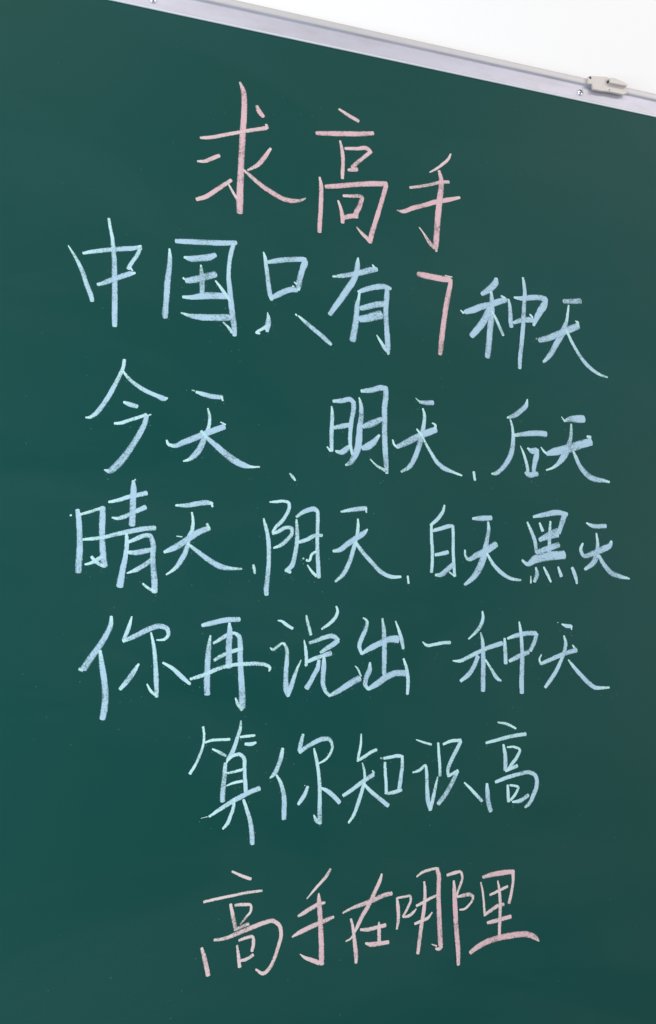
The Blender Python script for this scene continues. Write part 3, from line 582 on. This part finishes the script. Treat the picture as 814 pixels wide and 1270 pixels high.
'shuo': ('B', """264.0,1486.7,1.4 268.2,1486.1,3.0 275.2,1481.5,4.1 282.9,1477.1,3.6
254.7,1453.5,1.9 257.8,1451.3,3.2 264.3,1455.5,3.2 271.2,1458.8,3.2 273.3,1456.9,3.5
271.9,1459.2,3.0 275.1,1452.9,4.3 275.8,1439.7,5.4 274.9,1426.5,5.9 274.6,1413.4,6.4 275.8,1401.6,7.5 277.9,1395.3,4.8
277.9,1397.7,5.4 281.3,1406.8,6.2 285.3,1418.5,4.9 289.4,1429.1,3.3 293.8,1438.6,1.4
300.3,1493.4,2.5 302.0,1485.1,3.9 304.3,1477.0,4.1 306.3,1469.6,4.1
339.6,1505.2,2.3 341.4,1499.1,3.7 338.1,1490.9,4.5 330.2,1483.3,4.2 320.2,1476.5,2.8
297.6,1462.9,1.6 299.4,1452.9,4.1 300.5,1442.3,4.4 300.3,1431.6,3.8
304.4,1459.6,3.8 313.1,1462.3,5.0 324.5,1466.4,5.5 335.9,1467.8,6.1 342.4,1463.1,5.0
341.7,1462.4,6.1 333.1,1456.3,6.4 325.9,1452.3,5.5 318.8,1447.6,3.6
302.6,1436.9,4.6 311.8,1440.6,4.9 323.1,1444.2,5.5 332.3,1446.9,6.6
316.7,1438.2,4.4 314.6,1427.6,6.0 309.0,1418.3,6.0 304.8,1410.5,6.0 300.7,1404.6,6.8
323.1,1442.2,4.1 323.1,1431.5,6.1 322.0,1419.6,6.3 322.4,1407.6,6.0 325.9,1399.6,4.9 330.9,1394.9,3.6
329.5,1394.6,3.3 338.7,1398.8,6.0 350.1,1405.3,7.2 361.6,1411.8,7.8 370.3,1415.8,8.1
371.8,1418.5,2.5 366.1,1429.3,2.2 363.9,1431.3,1.4"""),
'chu': ('B', """375.6,1491.3,1.8 380.3,1487.9,3.6 379.3,1478.2,5.4 373.6,1466.0,5.8 370.2,1455.6,5.4 373.1,1446.1,3.9
373.1,1446.1,3.9 384.7,1453.0,6.9 397.9,1459.1,7.6 411.2,1464.4,8.4 422.6,1464.5,9.9
401.6,1490.7,2.6 403.3,1476.7,5.5 403.9,1459.1,6.6 403.7,1441.7,6.5 403.1,1420.9,6.1
419.5,1487.4,1.8 424.3,1475.0,4.0 428.3,1461.0,5.1 429.7,1452.5,3.7
384.2,1435.2,2.9 383.5,1426.2,6.8 378.8,1415.9,6.4 377.8,1407.4,5.7 381.5,1402.2,3.9
381.5,1402.2,4.3 393.6,1408.9,7.9 406.8,1417.4,8.3 418.2,1421.6,8.0 433.4,1421.5,8.0
429.9,1439.9,2.6 433.9,1427.6,4.4 435.6,1411.9,5.1 434.6,1395.5,4.0"""),
'yi': ('B', """456.9,1461.4,1.5 462.0,1457.1,3.7 472.8,1457.9,4.1 486.6,1460.2,4.5 496.1,1460.6,4.5"""),
'zhong3': ('B', """543.9,1501.6,2.7 544.6,1494.1,4.3 540.7,1483.1,5.3 532.6,1473.7,4.3 522.5,1465.1,2.0
499.0,1437.0,1.6 508.3,1436.6,4.2 522.2,1441.9,5.2 536.2,1448.1,5.6 552.1,1454.3,6.0 571.6,1459.8,6.3
540.4,1473.7,2.0 542.7,1462.8,4.9 543.1,1447.3,6.3 542.9,1430.3,6.9 542.1,1414.9,6.9 541.6,1398.1,6.5
535.2,1442.7,6.2 528.7,1428.9,6.2 519.8,1418.2,6.2 509.4,1411.0,4.2
546.3,1438.0,3.0 554.6,1425.6,3.9 564.7,1412.4,4.6 568.5,1410.8,2.3
575.4,1466.1,3.7 575.6,1453.6,5.7 575.9,1442.6,5.7 575.9,1433.3,5.6
579.8,1466.1,3.4 593.3,1470.1,6.1 607.8,1472.9,6.4 623.2,1473.4,6.1
624.1,1472.6,5.8 620.0,1461.5,6.1 613.2,1450.1,5.8
581.4,1436.4,4.7 592.2,1441.0,6.4 601.3,1444.9,6.7 610.4,1448.1,6.4
598.0,1488.3,2.4 599.8,1475.7,4.7 600.7,1458.3,5.4 600.8,1442.6,6.4 599.7,1423.8,7.0 598.4,1408.2,7.0 598.4,1394.6,6.3"""),
'tian9': ('B', """657.2,1488.3,1.2 658.0,1488.0,1.2
663.6,1485.8,2.1 670.8,1483.5,5.2 678.1,1483.1,5.2
679.0,1483.6,2.8 678.4,1478.6,1.8
666.1,1470.1,2.7 668.4,1460.2,5.2 666.2,1450.4,5.4 661.3,1439.3,5.4 653.4,1425.4,5.7 643.2,1411.7,5.9 634.0,1401.5,4.4
630.3,1444.9,2.1 626.9,1438.0,3.0 629.0,1432.5,3.9
629.0,1432.5,4.5 641.2,1437.2,5.7 654.2,1442.1,6.0 669.0,1446.9,6.3 684.7,1451.1,6.7
679.0,1457.5,2.1 681.6,1453.9,3.7
671.0,1437.8,2.1 679.4,1428.0,5.1 690.3,1416.8,6.1 701.2,1406.9,6.7 710.7,1400.5,6.1 722.2,1399.7,4.3 733.9,1400.0,3.1"""),
'suan': ('B', """174.3,1361.3,2.8 175.8,1351.5,2.8 174.8,1340.3,3.0 171.2,1329.2,3.3 166.3,1318.3,3.5 160.0,1308.4,3.7
177.3,1343.3,2.8 185.0,1345.6,3.3 195.4,1345.9,3.3 206.5,1346.0,3.3
185.8,1335.6,2.0 193.0,1332.2,3.6 202.0,1327.2,3.3
219.7,1367.4,1.8 218.8,1357.9,4.1 215.6,1347.8,4.6 212.5,1337.9,4.9 208.7,1329.2,5.4 204.9,1323.7,4.3 203.0,1318.8,1.8
218.9,1348.4,2.8 226.8,1349.0,3.4 236.8,1349.8,2.9
225.0,1340.2,3.4 232.3,1339.8,4.4 238.3,1341.5,2.6
201.7,1318.8,4.3 201.0,1308.3,5.3 200.0,1295.9,5.8 199.1,1284.9,6.1 199.1,1275.6,6.1
204.9,1321.8,2.0 211.4,1327.2,3.6 219.2,1328.2,4.4 223.9,1323.7,4.6 224.7,1314.8,4.6 225.1,1304.8,4.6 226.1,1293.6,4.9 226.8,1282.3,5.1
203.3,1307.2,2.5 211.7,1308.5,3.1 223.5,1311.1,3.6
203.5,1293.1,1.8 211.9,1296.0,3.1 222.4,1297.7,3.3
183.6,1259.3,2.7 195.6,1266.6,4.5 208.4,1273.9,5.3 222.6,1280.7,5.9 234.4,1285.7,5.6 243.3,1288.4,5.9
174.1,1258.0,0.7 181.7,1259.4,1.0
212.5,1278.1,3.6 212.1,1268.2,4.1 208.7,1258.6,4.5 205.0,1250.2,4.3 199.9,1244.7,2.5
224.0,1276.3,3.3 228.1,1264.9,4.6 232.2,1252.4,5.3 234.4,1238.7,6.1 235.2,1225.8,5.8"""),
'ni2': ('B', """271.4,1333.5,3.8 269.6,1323.8,5.3 265.8,1313.0,5.2 260.7,1303.6,5.2 256.0,1299.5,1.7
264.0,1302.8,2.7 269.2,1293.6,4.5 272.5,1282.6,5.5 273.9,1270.6,6.2 273.6,1261.0,6.2 273.6,1251.7,5.7
296.8,1349.3,3.6 294.6,1341.3,5.1 292.3,1330.3,5.6
292.3,1328.5,5.1 301.4,1334.3,5.1 312.0,1339.6,5.6 322.6,1343.2,5.7 330.7,1342.1,4.9 334.0,1335.2,3.6 330.7,1324.1,3.3 324.0,1317.6,2.8 316.7,1314.2,1.8
310.7,1332.2,2.3 313.4,1321.0,4.3 316.0,1307.4,4.1 317.4,1295.2,4.6 318.1,1280.5,4.8 318.1,1266.0,5.3 318.1,1252.7,5.8 318.1,1244.2,5.8
310.6,1254.3,1.8 314.8,1246.8,5.0 318.1,1244.8,3.8
302.9,1287.9,3.8 299.1,1279.0,5.0 294.5,1271.9,5.0 291.1,1267.5,3.5
299.0,1289.3,1.3 299.7,1288.9,1.0
320.0,1285.3,2.8 328.0,1281.3,5.3 336.0,1274.8,5.6 343.3,1267.1,5.4"""),
'zhi2': ('B', """371.9,1347.6,1.9 371.4,1335.7,3.0 368.9,1324.0,3.3 367.0,1314.9,2.7
367.0,1315.6,3.3 376.4,1320.5,4.1 385.0,1325.4,4.1 392.3,1328.2,3.9
373.2,1312.8,1.9 375.5,1304.2,3.3 376.2,1295.0,3.8 372.5,1279.6,4.6 367.5,1265.7,4.9 361.7,1251.9,4.3 354.9,1242.7,2.7
348.0,1275.0,4.3 357.6,1280.3,4.9 369.0,1287.6,5.2 379.0,1293.6,5.2 387.7,1298.5,5.5
386.3,1303.1,2.2 388.4,1299.8,3.3
374.7,1288.0,3.3 383.2,1279.2,4.6 393.2,1270.9,5.2 406.8,1260.5,5.5
403.0,1312.3,3.9 403.3,1299.2,4.1 404.3,1286.0,4.1 404.5,1274.9,4.7
397.3,1317.8,2.2 399.4,1317.1,2.2
401.6,1317.4,3.9 411.1,1318.6,4.2 422.8,1319.5,4.5 427.2,1318.1,3.6
426.1,1318.1,3.9 425.9,1306.2,4.7 423.9,1293.1,5.3 421.6,1280.0,5.5
406.2,1274.8,3.9 413.5,1275.8,4.7 424.5,1278.6,4.7"""),
'shi': ('B', """445.7,1338.8,1.3 454.9,1335.5,2.6 466.5,1332.0,3.1
440.5,1298.8,2.2 448.5,1300.6,3.9 457.9,1306.4,3.9 459.3,1297.0,4.4 459.6,1278.6,5.2 460.9,1262.2,6.1 463.7,1252.2,4.8
463.8,1253.9,4.8 467.5,1265.9,4.8 471.2,1280.1,3.9 474.5,1291.9,2.2
475.9,1333.8,3.1 476.7,1319.2,4.0 477.6,1304.6,4.0 477.8,1293.2,4.4
482.9,1331.9,3.1 494.8,1335.7,4.0 507.9,1336.0,4.5
507.8,1334.9,4.9 500.4,1322.5,5.4 493.0,1310.3,5.3 488.7,1300.0,4.9 489.0,1291.7,3.5
490.2,1292.7,4.0 502.8,1298.4,4.4
502.1,1297.8,4.9 493.5,1283.2,5.7 483.8,1269.2,6.1 474.3,1259.0,5.7
511.2,1283.5,2.2 521.6,1273.7,4.0 535.6,1259.5,4.5"""),
'gao2': ('B', """561.8,1357.3,2.3 575.3,1354.8,3.7 588.0,1348.7,2.8
543.8,1331.7,3.6 562.3,1335.4,4.6 582.1,1339.2,5.1 602.2,1341.4,5.1
568.9,1328.8,3.2 570.9,1315.9,5.5 570.7,1296.8,5.9
574.2,1325.4,2.3 585.3,1325.1,3.2 592.6,1321.6,3.7 588.6,1313.2,4.6 579.6,1302.9,4.6 574.4,1296.7,3.7
570.7,1295.1,3.2 588.1,1301.5,5.1
543.4,1280.7,3.6 543.6,1270.6,6.3 544.6,1258.0,6.7 547.6,1246.4,6.3
555.6,1282.2,4.1 572.8,1287.2,5.0 590.2,1290.7,5.1 605.2,1292.3,5.6 614.5,1287.6,5.6 615.7,1275.8,6.0 610.2,1263.3,6.0 603.6,1253.0,5.0 597.2,1248.7,3.2
573.0,1277.7,3.2 573.3,1267.1,4.5 573.7,1257.0,5.0
576.2,1277.5,2.7 588.3,1273.8,3.7 584.3,1266.6,4.1 576.7,1258.6,3.2
579.1,1256.3,2.7 588.9,1256.9,5.0 602.8,1263.6,5.1"""),
'gao3': ('P', """211.9,1196.7,2.4 222.3,1191.4,3.3 234.3,1186.5,3.6
179.5,1165.8,2.9 195.6,1168.0,3.2 213.6,1170.1,3.2 230.2,1172.0,3.2 247.9,1172.7,2.7
210.7,1160.9,3.2 213.2,1149.7,4.4 215.6,1139.7,4.7 217.2,1131.9,4.1
216.0,1159.3,3.2 227.4,1159.1,3.8 234.3,1157.8,3.2 234.8,1152.1,2.9 229.1,1144.9,2.6 222.4,1137.7,1.8
218.0,1133.2,3.5 232.3,1137.6,3.8
192.3,1123.5,3.2 203.9,1124.1,4.0 218.8,1128.3,5.0 233.9,1132.5,5.3 249.1,1136.8,5.0 261.4,1138.3,4.8 269.2,1132.2,4.5 271.2,1122.1,4.5 267.9,1109.7,4.4 263.4,1097.5,4.4 257.3,1086.9,4.4 250.5,1082.1,4.1 241.3,1087.4,2.3
221.2,1120.4,3.2 229.5,1122.8,3.8 237.0,1123.1,3.8 238.3,1116.7,4.1 236.5,1107.4,3.8
219.0,1115.4,2.6 220.7,1104.4,3.8 222.4,1091.8,4.3
223.0,1098.7,3.2 229.8,1099.4,3.8 238.1,1103.5,3.5
178.1,1116.5,3.4 180.8,1108.3,4.8 183.7,1097.1,5.4 186.2,1086.6,5.1"""),
'shou2': ('P', """331.8,1191.0,3.3 326.5,1183.0,4.0 318.5,1175.2,3.3 310.5,1167.5,2.8 302.3,1159.4,1.1
291.9,1140.7,3.0 299.2,1144.2,4.8 307.1,1148.1,5.0 315.1,1151.6,4.8 324.8,1153.4,3.1
284.7,1118.4,1.9 293.6,1122.6,4.9 304.9,1126.7,5.4 317.4,1130.8,5.4 326.6,1133.6,5.2 335.8,1136.4,3.1
317.1,1164.4,2.0 317.4,1156.6,5.5 318.3,1145.1,6.1 319.1,1132.7,6.1 319.7,1120.3,6.1 320.3,1107.9,6.3 320.6,1095.7,6.5 320.9,1085.0,6.0
294.3,1098.7,1.1 300.5,1094.1,3.6 308.4,1090.8,4.9 317.5,1086.8,5.4"""),
'zai4': ('P', """397.6,1180.6,2.4 394.9,1172.6,4.5 389.4,1162.6,4.9 384.0,1152.6,5.2 378.6,1143.6,5.4 372.2,1134.7,5.2 366.3,1124.0,4.6 361.6,1116.0,2.6 356.9,1109.9,2.2 350.9,1107.5,1.8
347.3,1139.8,2.2 355.4,1143.1,2.8 365.9,1146.0,4.6 377.6,1148.8,5.2 389.3,1152.1,5.4 400.1,1155.6,5.3 410.3,1157.1,5.1
357.5,1132.2,2.6 359.7,1123.6,3.6 361.1,1113.3,4.3 362.4,1102.0,4.9 363.8,1090.8,5.3 363.5,1082.1,3.5
369.5,1119.0,3.0 378.4,1118.2,4.4 389.0,1119.6,4.6 401.8,1121.3,4.6
393.3,1125.4,2.4 393.3,1117.8,4.4 393.3,1103.8,4.4
375.7,1103.1,2.6 381.5,1101.3,5.2 392.0,1101.1,5.4 405.4,1101.7,4.4"""),
'na': ('P', """417.0,1151.2,2.7 418.2,1141.4,4.6 418.7,1131.1,4.4 417.9,1122.0,3.9 416.3,1115.2,2.2
417.7,1151.2,2.5 426.2,1151.7,3.0 434.7,1151.6,3.2 435.3,1148.1,3.2 431.9,1140.3,3.2 427.2,1132.7,3.2 424.5,1128.9,2.4
424.5,1128.5,2.2 432.4,1129.4,3.7 439.0,1133.4,3.2 442.3,1136.6,1.5
443.4,1174.1,2.0 451.7,1178.7,3.5 462.4,1181.1,3.5 471.2,1182.0,3.5
471.2,1182.0,5.0 473.3,1173.1,5.8 472.7,1159.1,5.8 472.4,1143.9,6.0 472.7,1130.0,6.2 473.1,1116.1,6.5 473.5,1102.3,6.5 473.9,1091.9,6.2
475.2,1090.6,5.0 471.1,1087.6,4.5 467.2,1088.5,2.5
461.7,1094.2,1.0 468.6,1091.2,2.5
453.5,1167.5,2.7 454.2,1157.0,4.0 453.4,1143.1,4.7 451.4,1129.5,4.9 448.5,1115.9,5.2 446.3,1102.4,5.2 443.4,1085.1,4.6
442.4,1140.0,3.2 452.4,1143.8,3.7 461.8,1147.7,3.5 469.8,1150.0,3.0
439.8,1119.6,3.2 449.3,1122.2,3.9 457.3,1124.9,3.7 463.4,1130.8,1.7
484.5,1172.8,3.8 494.7,1175.0,4.3 503.6,1175.0,3.8 505.2,1168.4,3.3 502.5,1160.3,3.6 498.2,1151.2,3.0 497.0,1146.1,2.5
497.4,1146.0,2.5 504.9,1147.2,4.3 514.5,1148.2,4.8
514.5,1148.2,4.6 519.3,1144.9,3.8 517.7,1139.7,3.1 512.8,1134.8,3.0 507.2,1131.2,2.8 500.4,1130.9,2.0
493.4,1165.7,2.8 493.9,1151.6,5.6 494.4,1134.0,6.3 494.9,1116.5,6.5 496.2,1099.0,6.5 497.2,1084.0,6.0 497.1,1067.0,4.7"""),
'li': ('P', """534.2,1166.8,4.0 547.3,1169.0,6.0 561.3,1170.1,6.3 578.5,1170.5,5.2
576.9,1170.0,5.2 576.8,1160.0,4.0 574.5,1148.3,4.0 570.0,1132.9,4.3
531.0,1160.8,2.3 533.2,1150.2,2.8 534.4,1137.1,3.1 535.4,1120.8,3.4
535.4,1122.1,3.9 544.4,1126.5,4.5 553.8,1131.0,4.8 562.3,1132.2,4.6
554.8,1161.0,2.0 556.1,1153.7,3.4 557.2,1140.5,4.3 557.0,1127.4,4.5 555.9,1111.9,4.5 554.8,1095.2,4.2
543.2,1144.9,3.4 554.4,1148.6,3.7 568.5,1153.4,3.7
538.6,1112.1,3.9 548.5,1113.2,5.1 559.4,1114.9,5.1 571.8,1116.8,5.1
513.5,1079.2,5.0 523.4,1084.7,6.4 537.1,1089.8,7.0 552.5,1092.8,7.0 567.9,1094.0,7.4 583.4,1094.6,7.4 597.3,1092.7,7.2 606.6,1087.9,5.8 610.8,1083.9,2.0"""),
}

def catmull(p, step=0.8):
    """p: (x, z, w) in mm -> evenly spaced smooth polyline"""
    if len(p) == 2:
        q = [p[0], tuple((a + b) / 2 for a, b in zip(*p)), p[1]]
    else:
        q = p
    out = []
    n = len(q)
    for i in range(n - 1):
        p1, p2 = Vector(q[i]), Vector(q[i + 1])
        p0 = Vector(q[i - 1]) if i > 0 else p1 * 2 - p2
        p3 = Vector(q[i + 2]) if i + 2 < n else p2 * 2 - p1
        L = math.hypot(p2.x - p1.x, p2.y - p1.y)
        def tang(a, b, c):
            da = max(math.hypot(b.x - a.x, b.y - a.y), 1e-3); dc = max(math.hypot(c.x - b.x, c.y - b.y), 1e-3)
            return ((b - a) / da * dc + (c - b) / dc * da) / (da + dc)
        m1 = tang(p0, p1, p2) * L; m2 = tang(p1, p2, p3) * L
        k = max(2, int(L / step))
        for j in range(k):
            t = j / k
            out.append(p1 * (2 * t**3 - 3 * t**2 + 1) + m1 * (t**3 - 2 * t**2 + t) + p2 * (-2 * t**3 + 3 * t**2) + m2 * (t**3 - t**2))
    out.append(Vector(q[-1]))
    return out

WGAIN = 1.04
def stroke_into(bm, uvl, wl_, pts, depth, seed):
    rnd = random.Random(seed)
    P = catmull(pts)
    # blunt worn-chalk ends: a short rounded run-out past both ends
    def cap(a, b):
        d = Vector((a.x - b.x, a.y - b.y)); d = d.normalized() if d.length > 0 else Vector((1, 0))
        w = max(a.z, 0.8); ext = w * 0.20; r = []
        for t in (0.45, 0.8, 1.0):
            r.append(Vector((a.x + d.x * ext * t, a.y + d.y * ext * t, w * math.sqrt(max(0.05, 1 - t * t)))))
        return r
    P = list(reversed(cap(P[0], P[1]))) + P + cap(P[-1], P[-2])
    n = len(P); prev = None; s = 0.0
    ox, oz = rnd.uniform(0, 50), rnd.uniform(0, 50)
    for i, p in enumerate(P):
        a, b = P[max(0, i - 1)], P[min(n - 1, i + 1)]
        d = Vector((b.x - a.x, b.y - a.y))
        d = d.normalized() if d.length > 1e-6 else Vector((1, 0))
        nr = Vector((-d.y, d.x))
        if i: s += math.hypot(p.x - P[i - 1].x, p.y - P[i - 1].y)
        w = max(p.z * WGAIN, 0.55) / 2
        jl = noise.noise(Vector((s * 0.9, ox, 0))) * 0.36 + noise.noise(Vector((s * 0.13, ox, 9))) * 0.18
        jr = noise.noise(Vector((s * 0.9, oz, 5))) * 0.36 + noise.noise(Vector((s * 0.13, oz, 3))) * 0.18
        wl, wr = max(0.25, w + jl), max(0.25, w + jr)
        y = -(depth + 0.00001 * s * 0.02)
        row = []
        for off, uu in ((-wl, 0.0), (0, 0.5), (wr, 1.0)):
            row.append((bm.verts.new(((p.x + nr.x * off) / 1000, y - (0.00010 if uu == 0.5 else 0), (p.y + nr.y * off) / 1000)), uu, s / 1000))
        if prev:
            for k in range(2):
                q = (prev[k], prev[k + 1], row[k + 1], row[k])
                f = bm.faces.new([v[0] for v in q])
                for lp, v in zip(f.loops, q): lp[uvl].uv = (v[1], v[2])
        for v in row: v[0][wl_] = min(1.0, max(0.0, (p.z - 3.2) / 3.4))
        prev = row

ROWS = [
 ('title row', 'qiu:求 gao:高 shou:手'),
 ('second row', 'zhong:中 guo:国 zhi:只 you:有 seven:7 zhong2:种 tian1:天'),
 ('third row', 'jin:今 tian2:天 comma1:, ming:明 tian3:天 comma2:, hou:后 tian4:天'),
 ('fourth row', 'qing:晴 tian5:天 comma3:, yin:阴 tian6:天 comma4:, bai:白 tian7:天 hei:黑 tian8:天'),
 ('fifth row', 'ni1:你 zai:再 shuo:说 chu:出 yi:一 zhong3:种 tian9:天'),
 ('sixth row', 'suan:算 ni2:你 zhi2:知 shi:识 gao2:高'),
 ('bottom row', 'gao3:高 shou2:手 zai4:在 na:哪 li:里'),
]
num = 0
for row, items in ROWS:
    items = items.split(); before = None
    for it in items:
        key, glyph = it.split(':')
        colour, text = WRITING[key]
        bm = bmesh.new(); uvl = bm.loops.layers.uv.new('stroke'); wl_ = bm.verts.layers.float.new('pressed')
        for i, l in enumerate(text.split('\n')):
            pts = [tuple(float(c) for c in t.split(',')) for t in l.split()]
            stroke_into(bm, uvl, wl_, pts, 0.00020 + 0.00006 * i, num * 100 + i)
        cname = 'pink' if colour == 'P' else 'pale blue'
        if glyph == ',':
            nm, lab = 'chalk_comma', 'short %s chalk comma right after %s in the %s' % (cname, before, row)
        elif key == 'seven':
            nm, lab = 'chalk_digit', 'pink chalk digit 7 among the pale blue characters of the second row'
        else:
            nm = 'chalk_character'
            lab = '%s chalk character %s %s' % (cname, glyph, ('opening the ' + row) if before is None else 'after %s in the %s' % (before, row))
        part(nm, bm, M_PINK if colour == 'P' else M_BLUE, lab)
        before = before if glyph == ',' else glyph
        num += 1

# loose chalk dust caught just under the strokes: too fine to count
rnd = random.Random(21)
bm = bmesh.new(); uvl = bm.loops.layers.uv.new('stroke')
for key, (colour, text) in WRITING.items():
    if colour == 'P': continue
    for l in text.split('\n'):
        pts = [tuple(float(c) for c in t.split(',')) for t in l.split()]
        for _ in range(rnd.choice((2, 3, 5))):
            x, z, w = rnd.choice(pts)
            px = (x + rnd.gauss(0, 2.5) + rnd.choice((-1, 1)) * w * 0.5) / 1000; pz = (z - abs(rnd.gauss(0, 9))) / 1000
            r = rnd.uniform(0.10, 0.30) / 1000; a0 = rnd.uniform(0, 6.28)
            f = bm.faces.new([bm.verts.new((px + r * rnd.uniform(0.6, 1.2) * math.cos(a0 + k * 1.2566), -0.00012, pz + r * rnd.uniform(0.6, 1.2) * math.sin(a0 + k * 1.2566))) for k in range(5)])
            for lp in f.loops: lp[uvl].uv = (0.5, 0.0)
dust = part('chalk_dust', bm, M_BLUE)
dust['kind'] = 'stuff'

# ------------------------------------------------------------------ clip on the top rail
CLIP_BODY = [(0.7447, 2.3210), (0.7491, 2.3238), (0.7807, 2.3287), (0.7808, 2.3179), (0.7969, 2.3188), (0.8143, 2.3186), (0.8141, 2.3072), (0.8057, 2.3043), (0.7817, 2.3041), (0.7673, 2.3024), (0.7526, 2.3021), (0.7519, 2.3100), (0.7445, 2.3098)]
CLIP_ARM = [(0.7793, 2.3237), (0.7890, 2.3253), (0.8032, 2.3229), (0.8127, 2.3199), (0.8110, 2.3159), (0.8028, 2.3158), (0.7807, 2.3154)]
clip = bpy.data.objects.new('mounting_clip', None)
C.objects.link(clip)
clip.location = (0.7690, -0.0048, EZ1 + 0.024)
clip['label'] = 'small cream metal clip gripping the top rail of the chalkboard, with a short lever'
clip['category'] = 'clip'
CI = Matrix.Translation(-clip.location)
def cpart(name, bm, mat, parent=None, smooth=False):
    bm.transform(CI)
    return link(name, bm, mat, parent or clip, smooth)
cpart('plate', prism_bm(CLIP_BODY, -0.0085, -0.0049, 0.0003), M_CLIP)
cpart('hook', box_bm(CLIP_BODY[1][0] + 0.001, CLIP_BODY[2][0] - 0.001, -0.0080, 0.0180, EZ1 + 0.0389, EZ1 + 0.0402, 0.0005), M_CLIP)
cpart('lever', prism_bm(CLIP_ARM, -0.0135, -0.0080, 0.0004), M_CLIP)
def pin(x, z, r, y0, y1, name):
    bm = bmesh.new()
    bmesh.ops.create_cone(bm, cap_ends=True, segments=16, radius1=r, radius2=r, depth=abs(y1 - y0))
    bm.transform(Matrix.Translation((x, (y0 + y1) / 2, z)) @ Matrix.Rotation(math.pi / 2, 4, 'X'))
    cpart(name, bm, M_DARK)
pin(*(0.7797, 2.319), 0.0018, -0.0115, -0.0080, 'pivot_pin')
pin(*(0.7487, 2.3203), 0.0021, -0.0088, -0.0075, 'dark_dot')  # dark disc standing in for the dark notch in the plate
pin(*(0.7821, 2.3067), 0.0009, -0.0088, -0.0075, 'dark_dot')
